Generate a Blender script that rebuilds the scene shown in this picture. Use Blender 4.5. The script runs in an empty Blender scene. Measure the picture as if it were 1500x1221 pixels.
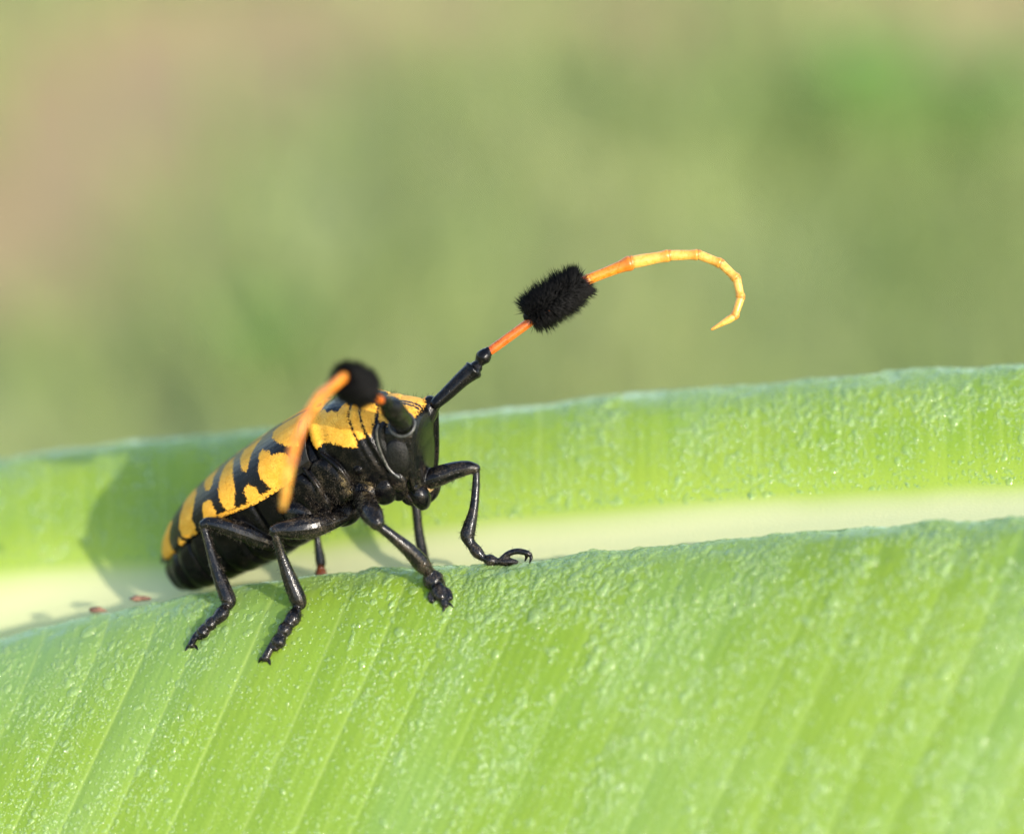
import bpy, math, random
import numpy as np
from mathutils import Matrix, Vector

# ------------------------------------------------------------------ camera, sky, sun, exposure (1 unit = 1 cm)
scene = bpy.context.scene
scene.unit_settings.system = 'METRIC'
scene.unit_settings.scale_length = 0.01
rng = np.random.default_rng(7)
random.seed(7)
COL = scene.collection

PITCH = math.radians(24.0)
DIST = 21.0
FPX = 1500 * 100 / 36.0
cr = np.array([1.0, 0, 0])
cf = np.array([0, math.cos(PITCH), -math.sin(PITCH)])
cu = np.array([0, math.sin(PITCH), math.cos(PITCH)])
TARGET = np.array([0, 0, 42.0])
CAM = TARGET - DIST * cf

cam_data = bpy.data.cameras.new('camera')
cam = bpy.data.objects.new('camera', cam_data)
COL.objects.link(cam)
cam.location = CAM
cam.rotation_euler = (math.pi / 2 - PITCH, 0, 0)
cam_data.lens = 100
cam_data.sensor_width = 36
cam_data.sensor_fit = 'HORIZONTAL'
cam_data.clip_start = 0.5
cam_data.clip_end = 500000
cam_data.dof.use_dof = True
cam_data.dof.focus_distance = DIST + 0.02
# the lens opening follows the scene's centimetre scale (100 mm lens = 10 cm here, drawn at lens/1000 scene units)
APERTURE_CM = 0.88
cam_data.dof.aperture_fstop = (cam_data.lens * 1e-3) / APERTURE_CM
scene.camera = cam

SUN_AZ, SUN_EL = math.radians(40.0), math.radians(25.0)   # to the right of and behind the camera
sun_dir = Vector((math.sin(SUN_AZ) * math.cos(SUN_EL), -math.cos(SUN_AZ) * math.cos(SUN_EL), math.sin(SUN_EL)))
world = bpy.data.worlds.new('World')
scene.world = world
world.use_nodes = True
wn = world.node_tree
wn.nodes.clear()
sky = wn.nodes.new('ShaderNodeTexSky')
sky.sky_type = 'NISHITA'
sky.sun_disc = False
sky.sun_elevation = SUN_EL
sky.sun_rotation = math.pi - SUN_AZ
bg = wn.nodes.new('ShaderNodeBackground')
bg.inputs['Strength'].default_value = 0.15
wo = wn.nodes.new('ShaderNodeOutputWorld')
wn.links.new(sky.outputs[0], bg.inputs[0])
wn.links.new(bg.outputs[0], wo.inputs[0])

sun_data = bpy.data.lights.new('sun', 'SUN')
sun_data.energy = 2.1
sun_data.angle = math.radians(0.53)
sun_data.color = (1.0, 0.93, 0.82)
sun = bpy.data.objects.new('sun', sun_data)
COL.objects.link(sun)
sun.location = (30, -60, 90)
sun.rotation_euler = sun_dir.to_track_quat('Z', 'Y').to_euler()

scene.view_settings.view_transform = 'Standard'
scene.view_settings.look = 'None'
scene.view_settings.exposure = 1.47
scene.view_settings.gamma = 1.0
scene.view_settings.use_curve_mapping = False
scene.render.engine = 'CYCLES'
scene.cycles.use_denoising = True
scene.cycles.max_bounces = 8
scene.cycles.transparent_max_bounces = 16
scene.cycles.sample_clamp_indirect = 6.0


# ------------------------------------------------------------------ helpers
def P(px, py, d):
    """A point d cm beyond the focus plane on the line of sight through a photograph pixel."""
    k = (DIST + d) / FPX
    return CAM + (DIST + d) * cf + cr * ((px - 750) * k) + cu * ((610.5 - py) * k)


def Pa(px, py, d):
    px, py, d = (np.asarray(a, float)[..., None] for a in (px, py, d))
    k = (DIST + d) / FPX
    return CAM + (DIST + d) * cf + cr * ((px - 750) * k) + cu * ((610.5 - py) * k)


def project(X):
    v = np.asarray(X) - CAM
    z = v @ cf
    return 750 + FPX * (v @ cr) / z, 610.5 - FPX * (v @ cu) / z, z - DIST


def smooth(e0, e1, x):
    t = np.clip((np.asarray(x, float) - e0) / (e1 - e0), 0, 1)
    return t * t * (3 - 2 * t)


_perm = rng.random((256, 256))


def vnoise(x, y):
    x, y = np.asarray(x, float), np.asarray(y, float)
    xi, yi = np.floor(x).astype(int), np.floor(y).astype(int)
    fx, fy = x - xi, y - yi
    fx, fy = fx * fx * (3 - 2 * fx), fy * fy * (3 - 2 * fy)
    g = lambda a, b: _perm[a & 255, b & 255]
    return (g(xi, yi) * (1 - fx) + g(xi + 1, yi) * fx) * (1 - fy) + (g(xi, yi + 1) * (1 - fx) + g(xi + 1, yi + 1) * fx) * fy


def fnoise(x, y, n=3):
    a, s, t = 1.0, 0.0, 0.0
    for i in range(n):
        s = s + a * vnoise(x * 2 ** i + 17.3 * i, y * 2 ** i + 5.1 * i)
        t += a
        a *= 0.5
    return s / t


def mesh_from(name, V, faces, mat=None, shade=True, attrs=None, uv=None):
    """faces: list of index arrays, each (n,3) or (n,4)."""
    V = np.asarray(V, float)
    me = bpy.data.meshes.new(name)
    faces = [np.asarray(f, np.int32) for f in (faces if isinstance(faces, list) else [faces])]
    faces = [f for f in faces if len(f)]
    loops = np.concatenate([f.ravel() for f in faces])
    sizes = np.concatenate([np.full(len(f), f.shape[1], np.int32) for f in faces])
    starts = np.concatenate([[0], np.cumsum(sizes)[:-1]]).astype(np.int32)
    me.vertices.add(len(V))
    me.vertices.foreach_set('co', V.astype(np.float32).ravel())
    me.loops.add(len(loops))
    me.loops.foreach_set('vertex_index', loops)
    me.polygons.add(len(sizes))
    me.polygons.foreach_set('loop_start', starts)
    me.update(calc_edges=True)
    if shade:
        me.polygons.foreach_set('use_smooth', np.ones(len(sizes), bool))
    for k, a in (attrs or {}).items():
        at = me.attributes.new(k, 'FLOAT', 'POINT')
        at.data.foreach_set('value', np.asarray(a, np.float32).ravel())
    if uv is not None:
        l = me.uv_layers.new(name='UVMap')
        l.data.foreach_set('uv', np.asarray(uv, np.float32)[loops].ravel())
    if mat:
        me.materials.append(mat)
    return me


def obj(name, me, parent=None, **props):
    o = bpy.data.objects.new(name, me)
    COL.objects.link(o)
    if parent:
        o.parent = parent
        o.matrix_parent_inverse = parent.matrix_basis.inverted()
    for k, v in props.items():
        o[k] = v
    return o


def empty(name, loc, **props):
    o = bpy.data.objects.new(name, None)
    o.location = loc
    o.empty_display_size = 0.3
    COL.objects.link(o)
    for k, v in props.items():
        o[k] = v
    return o


def grid_faces(nr, nc, wrap=False, flip=False):
    r = np.arange(nr - 1)[:, None]
    c = np.arange(nc if wrap else nc - 1)[None, :]
    c2 = (c + 1) % nc
    f = np.stack([r * nc + c, r * nc + c2, (r + 1) * nc + c2, (r + 1) * nc + c], -1).reshape(-1, 4)
    return f[:, ::-1] if flip else f


def merge(parts):
    V, Q, T, n = [], [], [], 0
    for v, fs in parts:
        V.append(v)
        for f in (fs if isinstance(fs, list) else [fs]):
            f = np.asarray(f)
            if len(f):
                (Q if f.shape[1] == 4 else T).append(f + n)
        n += len(v)
    return np.concatenate(V), [np.concatenate(a) for a in (Q, T) if a]


def catmull(pts, n):
    pts = np.asarray(pts, float)
    p = np.vstack([2 * pts[0] - pts[1], pts, 2 * pts[-1] - pts[-2]])
    out = []
    m = len(pts) - 1
    for i in range(m):
        a, b, c, d = p[i:i + 4]
        t = np.linspace(0, 1, n, endpoint=(i == m - 1))[:, None]
        out.append(0.5 * (2 * b + (c - a) * t + (2 * a - 5 * b + 4 * c - d) * t ** 2 + (3 * b - a - 3 * c + d) * t ** 3))
    return np.vstack(out)


def tube(pts, radii, n=14, sub=5, caps=True, flat=1.0, flat_dir=None):
    """A closed tapered tube along pts with rounded ends."""
    q = catmull(np.hstack([np.asarray(pts, float), np.asarray(radii, float)[:, None]]), sub)
    c, rad = q[:, :3], np.maximum(q[:, 3], 1e-4)
    T = np.gradient(c, axis=0)
    T /= np.linalg.norm(T, axis=1)[:, None]
    if caps:
        e0 = [(c[0] - T[0] * rad[0] * k, rad[0] * math.sqrt(max(1 - k * k, 0))) for k in (0.97, 0.8, 0.45)]
        e1 = [(c[-1] + T[-1] * rad[-1] * k, rad[-1] * math.sqrt(max(1 - k * k, 0))) for k in (0.45, 0.8, 0.97)]
        c = np.vstack([[a for a, _ in e0], c, [a for a, _ in e1]])
        rad = np.concatenate([[b for _, b in e0], rad, [b for _, b in e1]])
        T = np.vstack([T[:1]] * 3 + [T] + [T[-1:]] * 3)
    ref = np.array([0.31, 0.77, 0.55]) if flat_dir is None else np.asarray(flat_dir, float)
    rings = []
    ang = np.linspace(0, 2 * math.pi, n, endpoint=False)
    for i in range(len(c)):
        u = ref - T[i] * (ref @ T[i])
        u /= np.linalg.norm(u)
        w = np.cross(T[i], u)
        if flat_dir is None:
            ref = u
        rings.append(c[i] + rad[i] * (np.cos(ang)[:, None] * u * flat + np.sin(ang)[:, None] * w))
    V = np.vstack(rings)
    m = len(c)
    f = grid_faces(m, n, wrap=True)
    V = np.vstack([V, c[0], c[-1]])
    a = np.arange(n)
    t0 = np.stack([np.full(n, m * n), (a + 1) % n, a], -1)
    t1 = np.stack([np.full(n, m * n + 1), (m - 1) * n + a, (m - 1) * n + (a + 1) % n], -1)
    return V, [f, np.vstack([t0, t1])]


def super_ell(center, ax, e=2.0, nu=24, nv=36):
    """Closed superellipsoid; ax: three axis vectors with lengths."""
    A = np.asarray(ax, float)
    th = np.linspace(0, math.pi, nu + 2)[1:-1]
    ph = np.linspace(0, 2 * math.pi, nv, endpoint=False)
    d = np.stack([np.sin(th)[:, None] * np.cos(ph), np.sin(th)[:, None] * np.sin(ph), np.cos(th)[:, None] * np.ones(nv)], -1).reshape(-1, 3)
    d = np.vstack([d, [0, 0, 1], [0, 0, -1]])
    d /= (np.abs(d) ** e).sum(1)[:, None] ** (1 / e)
    V = np.asarray(center) + d @ A
    f = grid_faces(nu, nv, wrap=True)
    a = np.arange(nv)
    t0 = np.stack([np.full(nv, nu * nv), (a + 1) % nv, a], -1)
    t1 = np.stack([np.full(nv, nu * nv + 1), (nu - 1) * nv + a, (nu - 1) * nv + (a + 1) % nv], -1)
    if np.linalg.det(A) < 0:
        f, t0, t1 = f[:, ::-1], t0[:, ::-1], t1[:, ::-1]
    return V, [f, np.vstack([t0, t1])]


def inside(poly, x, y):
    poly = np.asarray(poly, float)
    res = np.zeros(np.shape(x), bool)
    j = len(poly) - 1
    for i in range(len(poly)):
        xi, yi = poly[i]
        xj, yj = poly[j]
        if yi != yj:
            res ^= ((yi > y) != (yj > y)) & (x < (xj - xi) * (y - yi) / (yj - yi) + xi)
        j = i
    return res


def poly_dist(poly, x, y):
    """Signed distance to a polygon's edge, positive inside."""
    poly = np.asarray(poly, float)
    best = np.full(np.shape(x), 1e9)
    for i in range(len(poly)):
        a, b = poly[i - 1], poly[i]
        d = b - a
        t = np.clip(((x - a[0]) * d[0] + (y - a[1]) * d[1]) / max(d @ d, 1e-12), 0, 1)
        best = np.minimum(best, np.hypot(x - a[0] - t * d[0], y - a[1] - t * d[1]))
    return np.where(inside(poly, x, y), best, -best)


# ------------------------------------------------------------------ materials
class NT:
    def __init__(self, name):
        self.m = bpy.data.materials.new(name)
        self.m.use_nodes = True
        self.t = self.m.node_tree
        self.t.nodes.clear()
        self.out = self.t.nodes.new('ShaderNodeOutputMaterial')

    def n(self, kind, **kw):
        x = self.t.nodes.new(kind)
        for k, v in kw.items():
            if k.startswith('i_'):
                x.inputs[k[2:].replace('_', ' ')].default_value = v
            else:
                setattr(x, k, v)
        return x

    def l(self, a, b):
        self.t.links.new(a, b)

    def attr(self, name):
        return self.n('ShaderNodeAttribute', attribute_name=name).outputs['Fac']

    def noise(self, scale, vec=None, detail=4.0, rough=0.6):
        x = self.n('ShaderNodeTexNoise')
        x.inputs['Scale'].default_value = scale
        x.inputs['Detail'].default_value = detail
        x.inputs['Roughness'].default_value = rough
        if vec is None:
            vec = self.n('ShaderNodeTexCoord').outputs['Object']
        self.l(vec, x.inputs['Vector'])
        return x.outputs['Fac']

    def math(self, op, a, b=None, c=None, clamp=False):
        x = self.n('ShaderNodeMath', operation=op, use_clamp=clamp)
        for i, v in enumerate((a, b, c)):
            if v is None:
                continue
            if isinstance(v, (int, float)):
                x.inputs[i].default_value = v
            else:
                self.l(v, x.inputs[i])
        return x.outputs[0]

    def ramp(self, fac, lo, hi, a=0.0, b=1.0):
        x = self.n('ShaderNodeMapRange', interpolation_type='SMOOTHSTEP')
        self.l(fac, x.inputs['Value'])
        for k, v in (('From Min', lo), ('From Max', hi), ('To Min', a), ('To Max', b)):
            x.inputs[k].default_value = v
        return x.outputs['Result']

    def mix(self, fac, a, b):
        x = self.n('ShaderNodeMix', data_type='RGBA')
        for i, v in ((0, fac), (6, a), (7, b)):
            if isinstance(v, (int, float)):
                x.inputs[i].default_value = v
            elif isinstance(v, tuple):
                x.inputs[i].default_value = (*v, 1)
            else:
                self.l(v, x.inputs[i])
        return x.outputs[2]

    def bump(self, height, dist, strength=1.0, normal=None):
        x = self.n('ShaderNodeBump')
        x.inputs['Strength'].default_value = strength
        x.inputs['Distance'].default_value = dist
        self.l(height, x.inputs['Height'])
        if normal is not None:
            self.l(normal, x.inputs['Normal'])
        return x.outputs[0]

    def principled(self, **kw):
        x = self.n('ShaderNodeBsdfPrincipled')
        for k, v in kw.items():
            k = k.replace('_', ' ')
            if hasattr(v, 'is_linked') or hasattr(v, 'links'):
                self.l(v, x.inputs[k])
            elif isinstance(v, tuple):
                x.inputs[k].default_value = (*v, 1) if len(v) == 3 else v
            else:
                x.inputs[k].default_value = v
        return x

    def done(self, shader):
        self.l(shader, self.out.inputs['Surface'])
        return self.m


def mat_leaf():
    t = NT('banana_leaf_tissue')
    uv = t.n('ShaderNodeUVMap').outputs[0]
    st = t.n('ShaderNodeVectorMath', operation='MULTIPLY')
    t.l(uv, st.inputs[0])
    st.inputs[1].default_value = (1.0, 0.06, 1.0)
    streak = t.noise(9.0, st.outputs[0], 5.0, 0.65)
    blot = t.noise(0.9, None, 3.0, 0.5)
    green = t.mix(t.ramp(streak, 0.3, 0.72), (0.215, 0.345, 0.024), (0.275, 0.398, 0.034))
    green = t.mix(t.ramp(blot, 0.35, 0.7, 0.0, 0.45), green, (0.330, 0.430, 0.040))
    green = t.mix(t.attr('front_dim'), green, (0.180, 0.290, 0.022))      # colour darkened on the front half to offset the stronger sun there
    green = t.mix(t.math('MULTIPLY', t.attr('bloom'), 0.6), green, (0.215, 0.380, 0.200))   # waxy bloom
    green = t.mix(t.math('MULTIPLY', t.attr('vein'), 0.46), green, (0.44, 0.56, 0.14))
    green = t.mix(t.math('MULTIPLY', t.attr('flush'), 0.85), green, (0.47, 0.60, 0.070))
    col = t.mix(t.attr('rib'), green, (0.80, 0.78, 0.40))
    cells = t.n('ShaderNodeTexVoronoi', feature='SMOOTH_F1')
    cells.inputs['Scale'].default_value = 42.0
    t.l(t.n('ShaderNodeTexCoord').outputs['Object'], cells.inputs['Vector'])
    b = t.bump(cells.outputs['Distance'], 0.006, 0.35)
    b = t.bump(streak, 0.004, 0.4, b)
    p = t.principled(Base_Color=col, Roughness=t.ramp(blot, 0.2, 0.8, 0.34, 0.5), Normal=b)
    p.inputs['Specular IOR Level'].default_value = 0.5
    p.inputs['Sheen Weight'].default_value = 0.5
    p.inputs['Sheen Roughness'].default_value = 0.35
    p.inputs['Sheen Tint'].default_value = (0.66, 0.90, 1.0, 1)
    p.inputs['Coat Weight'].default_value = 0.7          # the thin wet film of the dew
    p.inputs['Coat Roughness'].default_value = 0.16
    p.inputs['Coat IOR'].default_value = 1.33
    tr = t.n('ShaderNodeBsdfTranslucent')
    t.l(col, tr.inputs['Color'])
    mx = t.n('ShaderNodeMixShader')
    mx.inputs[0].default_value = 0.34
    t.l(p.outputs[0], mx.inputs[1])
    t.l(tr.outputs[0], mx.inputs[2])
    return t.done(mx.outputs[0])


def mat_dew():
    t = NT('dew_water')
    fr = t.n('ShaderNodeFresnel')
    fr.inputs['IOR'].default_value = 1.33
    tr = t.n('ShaderNodeBsdfTransparent')
    tr.inputs['Color'].default_value = (0.97, 1.0, 0.95, 1)
    gl = t.n('ShaderNodeBsdfGlossy')
    gl.inputs['Roughness'].default_value = 0.06
    df = t.n('ShaderNodeBsdfDiffuse')
    df.inputs['Color'].default_value = (0.50, 0.66, 0.22, 1)
    m0 = t.n('ShaderNodeMixShader')
    m0.inputs[0].default_value = 0.18
    t.l(tr.outputs[0], m0.inputs[1])
    t.l(df.outputs[0], m0.inputs[2])
    m1 = t.n('ShaderNodeMixShader')
    t.l(t.math('MAXIMUM', t.math('MINIMUM', fr.outputs[0], 0.34), 0.05), m1.inputs[0])
    t.l(m0.outputs[0], m1.inputs[1])
    t.l(gl.outputs[0], m1.inputs[2])
    return t.done(m1.outputs[0])


def mat_shell(name, rough=0.3, dust=0.5, yellow=True):
    t = NT(name)
    n1 = t.noise(14.0, None, 5.0, 0.7)
    n2 = t.noise(70.0, None, 3.0, 0.6)
    n3 = t.noise(160.0, None, 2.0, 0.6)
    dustf = t.math('MULTIPLY', t.ramp(n1, 0.42, 0.72), t.ramp(n3, 0.42, 0.62))
    black = t.mix(t.math('MULTIPLY', dustf, t.math('MULTIPLY', t.math('MINIMUM', t.attr('dust'), 1.0), dust)), (0.002, 0.002, 0.0024), t.mix(t.ramp(t.attr('dust'), 0.9, 1.4), (0.095, 0.072, 0.048), (0.34, 0.25, 0.12)))
    black = t.mix(t.attr('brown'), black, (0.13, 0.035, 0.012))
    b = t.bump(n2, 0.004, 0.4)
    b = t.bump(n3, 0.0025, 0.3, b)
    pit = t.n('ShaderNodeTexVoronoi')
    pit.inputs['Scale'].default_value = 38.0
    t.l(t.n('ShaderNodeTexCoord').outputs['Object'], pit.inputs['Vector'])
    b = t.bump(t.ramp(pit.outputs['Distance'], 0.05, 0.30), 0.007 if name == 'banded_elytron' else 0.003, 0.6, b)
    if yellow:
        edge = t.math('ADD', t.attr('yellow'), t.math('MULTIPLY', t.math('SUBTRACT', t.noise(60.0, None, 4.0, 0.7), 0.5), 0.085))
        y = t.ramp(edge, -0.004, 0.006)
        ycol = t.mix(t.ramp(n1, 0.3, 0.7), (0.68, 0.32, 0.022), (0.80, 0.44, 0.058))
        ycol = t.mix(t.ramp(n3, 0.38, 0.66, 0.0, 0.6), ycol, (0.46, 0.16, 0.005))
        ycol = t.mix(t.ramp(pit.outputs['Distance'], 0.02, 0.16, 0.55, 0.0), ycol, (0.22, 0.075, 0.004))
        col = t.mix(y, black, ycol)
        r = t.math('MULTIPLY_ADD', y, 0.42, rough)
        spec = t.math('MULTIPLY_ADD', y, 0.10, t.math('MULTIPLY_ADD', t.attr('gloss'), 0.22, 0.12))
        p = t.principled(Base_Color=col, Roughness=r, Normal=b)
        t.l(spec, p.inputs['Specular IOR Level'])
    else:
        p = t.principled(Base_Color=black, Roughness=t.ramp(n1, 0.3, 0.7, rough - 0.06, rough + 0.14), Normal=b)
        p.inputs['Specular IOR Level'].default_value = 0.20
    return t.done(p.outputs[0])


def mat_simple(name, c0, c1, rough, scale, bump=0.004, spec=0.5, sss=0.0, coat=0.0):
    t = NT(name)
    n = t.noise(scale, None, 4.0, 0.6)
    p = t.principled(Base_Color=t.mix(t.ramp(n, 0.3, 0.7), c0, c1), Roughness=rough, Normal=t.bump(n, bump, 0.5))
    p.inputs['Specular IOR Level'].default_value = spec
    p.inputs['Coat Weight'].default_value = coat
    if sss:
        p.inputs['Subsurface Weight'].default_value = sss
        p.inputs['Subsurface Radius'].default_value = (0.03, 0.015, 0.006)
        p.inputs['Subsurface Scale'].default_value = 1.0
    return t.done(p.outputs[0])


def mat_ground():
    t = NT('meadow_soil')
    co = t.n('ShaderNodeTexCoord').outputs['Object']
    big = t.noise(0.030, co, 3.0, 0.55)
    mid = t.noise(0.16, co, 4.0, 0.6)
    fine = t.noise(1.4, co, 4.0, 0.7)
    soil = t.mix(t.ramp(fine, 0.3, 0.7), (0.35, 0.24, 0.105), (0.43, 0.31, 0.155))
    moss = t.mix(t.ramp(mid, 0.3, 0.7), (0.27, 0.32, 0.11), (0.38, 0.37, 0.17))
    cover = t.math('ADD', t.attr('turf'), t.math('MULTIPLY', t.math('SUBTRACT', big, 0.5), 0.7))
    col = t.mix(t.ramp(cover, 0.25, 0.75), soil, moss)
    p = t.principled(Base_Color=col, Roughness=0.95, Normal=t.bump(fine, 0.6, 0.5))
    p.inputs['Specular IOR Level'].default_value = 0.20
    return t.done(p.outputs[0])


def mat_blade(name, c0, c1, c2):
    t = NT(name)
    a = t.attr('tone')
    col = t.mix(t.ramp(a, 0.0, 0.6), c0, c1)
    col = t.mix(t.ramp(a, 0.6, 1.0), col, c2)
    p = t.principled(Base_Color=col, Roughness=0.5)
    p.inputs['Specular IOR Level'].default_value = 0.3
    tr = t.n('ShaderNodeBsdfTranslucent')
    t.l(col, tr.inputs['Color'])
    mx = t.n('ShaderNodeMixShader')
    mx.inputs[0].default_value = 0.3
    t.l(p.outputs[0], mx.inputs[1])
    t.l(tr.outputs[0], mx.inputs[2])
    return t.done(mx.outputs[0])


M_leaf = mat_leaf()
M_dew = mat_dew()
M_body = mat_shell('black_chitin', 0.15, 1.0)
M_elytron = mat_shell('banded_elytron', 0.36, 0.35)
M_jet = mat_shell('jet_chitin', 0.18, 0.5, yellow=False)
M_eye = mat_simple('eye_facets', (0.0025, 0.0025, 0.0025), (0.012, 0.011, 0.010), 0.26, 150.0, 0.012, 0.22)
M_rim = mat_simple('grey_rim', (0.012, 0.012, 0.012), (0.075, 0.074, 0.066), 0.30, 40.0, 0.004, 0.6)
M_fur = mat_simple('black_hair', (0.002, 0.002, 0.002), (0.004, 0.0038, 0.0035), 0.5, 20.0, 0.0, 0.12)
def mat_antenna(name, c0, c1, c2):
    """Horny antenna segment: paler in the middle, redder towards its far end."""
    t = NT(name)
    n = t.noise(30.0, None, 4.0, 0.65)
    u = t.attr('along')
    col = t.mix(t.ramp(n, 0.3, 0.7), c0, c1)
    col = t.mix(t.math('MULTIPLY', t.ramp(u, 0.45, 1.05), 0.8), col, c2)
    col = t.mix(t.ramp(u, 0.10, 0.0, 0.0, 0.6), col, c2)
    p = t.principled(Base_Color=col, Roughness=t.ramp(n, 0.3, 0.7, 0.24, 0.42), Normal=t.bump(n, 0.005, 0.6))
    p.inputs['Subsurface Weight'].default_value = 0.3
    p.inputs['Subsurface Radius'].default_value = (0.03, 0.015, 0.006)
    p.inputs['Subsurface Scale'].default_value = 1.0
    return t.done(p.outputs[0])


M_orange = mat_antenna('orange_antenna', (0.42, 0.080, 0.005), (0.56, 0.130, 0.010), (0.34, 0.05, 0.003))
M_tangerine = mat_antenna('tangerine_antenna', (0.56, 0.165, 0.009), (0.68, 0.235, 0.020), (0.46, 0.115, 0.006))
M_amber = mat_antenna('amber_antenna', (0.64, 0.295, 0.045), (0.78, 0.42, 0.095), (0.54, 0.205, 0.018))
M_joint = mat_simple('antenna_joint', (0.40, 0.13, 0.012), (0.55, 0.20, 0.02), 0.45, 30.0, 0.003)
M_labrum = mat_simple('brown_labrum', (0.16, 0.09, 0.03), (0.36, 0.23, 0.10), 0.35, 40.0, 0.004)
M_hairpale = mat_simple('pale_hair', (0.05, 0.04, 0.03), (0.10, 0.08, 0.06), 0.5, 20.0, 0.0, 0.3)
M_crumb = mat_simple('dry_flower_crumb', (0.09, 0.045, 0.03), (0.22, 0.12, 0.075), 0.7, 14.0, 0.03, 0.3)

# ------------------------------------------------------------------ the ground far below and behind the leaf
GX = np.concatenate([-np.geomspace(60000, 160, 14), np.linspace(-140, 140, 141), np.geomspace(160, 60000, 14)])
GY = np.concatenate([-np.geomspace(60000, 160, 14), np.linspace(-140, 420, 225), np.geomspace(440, 60000, 14)])
gx, gy = np.meshgrid(GX, GY)


def ground_h(x, y):
    near = np.exp(-(np.hypot(x, y - 130) / 700.0) ** 2)
    return (1.6 * (fnoise(x * 0.06, y * 0.06) - 0.5) + 5.0 * (vnoise(x * 0.012 + 40, y * 0.012 + 9) - 0.5)) * near


def turf_cover(x, y):
    """How much grass grows at a spot: bare trodden earth on the left and far in the middle."""
    c = 0.78 + 0.55 * (fnoise(x * 0.035 + 11, y * 0.035 + 3) - 0.5)
    for bx, by, rx, ry, k in ((-23, 138, 11, 22, 0.85), (-25, 114, 9, 12, 0.55), (-10, 152, 10, 11, 0.62), (6, 154, 10, 10, 0.68), (31, 161, 12, 11, 0.85), (-34, 165, 9, 12, 0.3)):
        c = c - k * np.exp(-((x - bx) / rx) ** 2 - ((y - by) / ry) ** 2)
    return c


Vg = np.stack([gx, gy, ground_h(gx, gy)], -1).reshape(-1, 3)
me = mesh_from('ground', Vg, grid_faces(len(GY), len(GX)), mat_ground(), attrs={'turf': np.clip(turf_cover(gx, gy), 0, 1)})
obj('ground', me, kind='structure')


def blades(n, xr, yr, hmin, hmax, wid):
    x = rng.uniform(*xr, n)
    y = rng.uniform(*yr, n)
    keep = rng.random(n) < np.clip(turf_cover(x, y) - 0.1, 0.015, 1)
    x, y = x[keep], y[keep]
    n = len(x)
    h = rng.uniform(hmin, hmax, n) * (0.6 + 0.8 * fnoise(x * 0.08, y * 0.08))
    a = rng.uniform(0, 2 * math.pi, n)
    lean = rng.uniform(0.1, 0.8, n) * h
    la = rng.uniform(0, 2 * math.pi, n)
    w = wid * rng.uniform(0.6, 1.3, n)
    z = ground_h(x, y) - 0.1
    b = np.stack([x, y, z], -1)
    side = np.stack([np.cos(a), np.sin(a), 0 * a], -1) * w[:, None]
    ld = np.stack([np.cos(la), np.sin(la), 0 * la], -1) * lean[:, None]
    up = np.array([0, 0, 1.0]) * h[:, None]
    v = np.stack([b - side, b + side, b + side * 0.75 + ld * 0.35 + up * 0.6, b - side * 0.75 + ld * 0.35 + up * 0.6, b + ld + up], 1).reshape(-1, 3)
    k = np.arange(n)[:, None] * 5
    tone = np.repeat(np.clip(0.5 * rng.random(n) + 0.5 * fnoise(x * 0.05 + 70, y * 0.05) * 1.3 - 0.05, 0, 1), 5)
    return v, np.hstack([k, k + 1, k + 2, k + 3]), np.hstack([k + 3, k + 2, k + 4]), tone


v, q, t3, tone = blades(30000, (-70, 70), (60, 300), 2.5, 6.5, 0.22)
M_grass = mat_blade('grass_blades', (0.17, 0.27, 0.065), (0.30, 0.355, 0.12), (0.46, 0.41, 0.22))
me = mesh_from('grass', v, [q, t3], M_grass, attrs={'tone': tone})
obj('grass', me, kind='stuff')

M_weed = mat_blade('weed_leaf', (0.15, 0.33, 0.06), (0.22, 0.40, 0.08), (0.28, 0.45, 0.10))


def leaf_card(L, Wd, droop, n=7):
    """One weed leaf: a curved, folded oval with thickness in its fold."""
    u = np.linspace(0, 1, n)
    wv = Wd * np.sin(np.pi * np.clip(u, 0.02, 0.985)) ** 0.8
    x = L * u * np.cos(droop * u)
    z = L * (0.55 * u - droop * 0.6 * u * u)
    V = np.stack([np.stack([x, s * wv, z + abs(s) * wv * 0.35], -1) for s in (-1, -0.5, 0, 0.5, 1)], 1).reshape(-1, 3)
    return V, grid_faces(n, 5)


def weed(x, y, scale, count, label, seed):
    r = random.Random(seed)
    z = float(ground_h(x, y))
    root = empty('meadow_weed', (x, y, z), label=label, category='plant', group='broad leaved weeds in the meadow')
    sv, sf = tube([(x, y, z - 0.3), (x + 0.2, y, z + 2.5 * scale), (x - 0.1, y + 0.3, z + 5.5 * scale)], [0.25 * scale, 0.2 * scale, 0.1 * scale], 7, 3)
    obj('stem', mesh_from('stem', sv, sf, M_weed, attrs={'tone': np.full(len(sv), 0.4)}), root)
    lv, lf = leaf_card(7.0 * scale, 1.9 * scale, 0.8)
    mes = [mesh_from('leaf', lv, lf, M_weed, attrs={'tone': np.full(len(lv), k)}) for k in (0.2, 0.5, 0.85)]
    for i in range(count):
        lo = obj('leaf', mes[r.randrange(3)], root)
        lo.matrix_parent_inverse = Matrix.Identity(4)
        s = r.uniform(0.6, 1.15)
        lo.matrix_basis = Matrix.Translation((0, 0, scale * r.uniform(0.6, 5.2))) @ Matrix.Rotation(i * 2.4 + r.uniform(-0.3, 0.3), 4, 'Z') @ Matrix.Rotation(r.uniform(-0.5, 0.35), 4, 'Y') @ Matrix.Scale(s, 4)


for i, (x, y, s, c, lab) in enumerate((
        (19, 130, 0.85, 28, 'left of the two blurred green weeds at the upper right'),
        (26, 131, 0.75, 24, 'right of the two blurred green weeds at the upper right'),
        (-11, 98, 0.55, 18, 'small blurred green weed behind the beetle, left of centre'))):
    weed(x, y, s, c, lab, i + 3)

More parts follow.
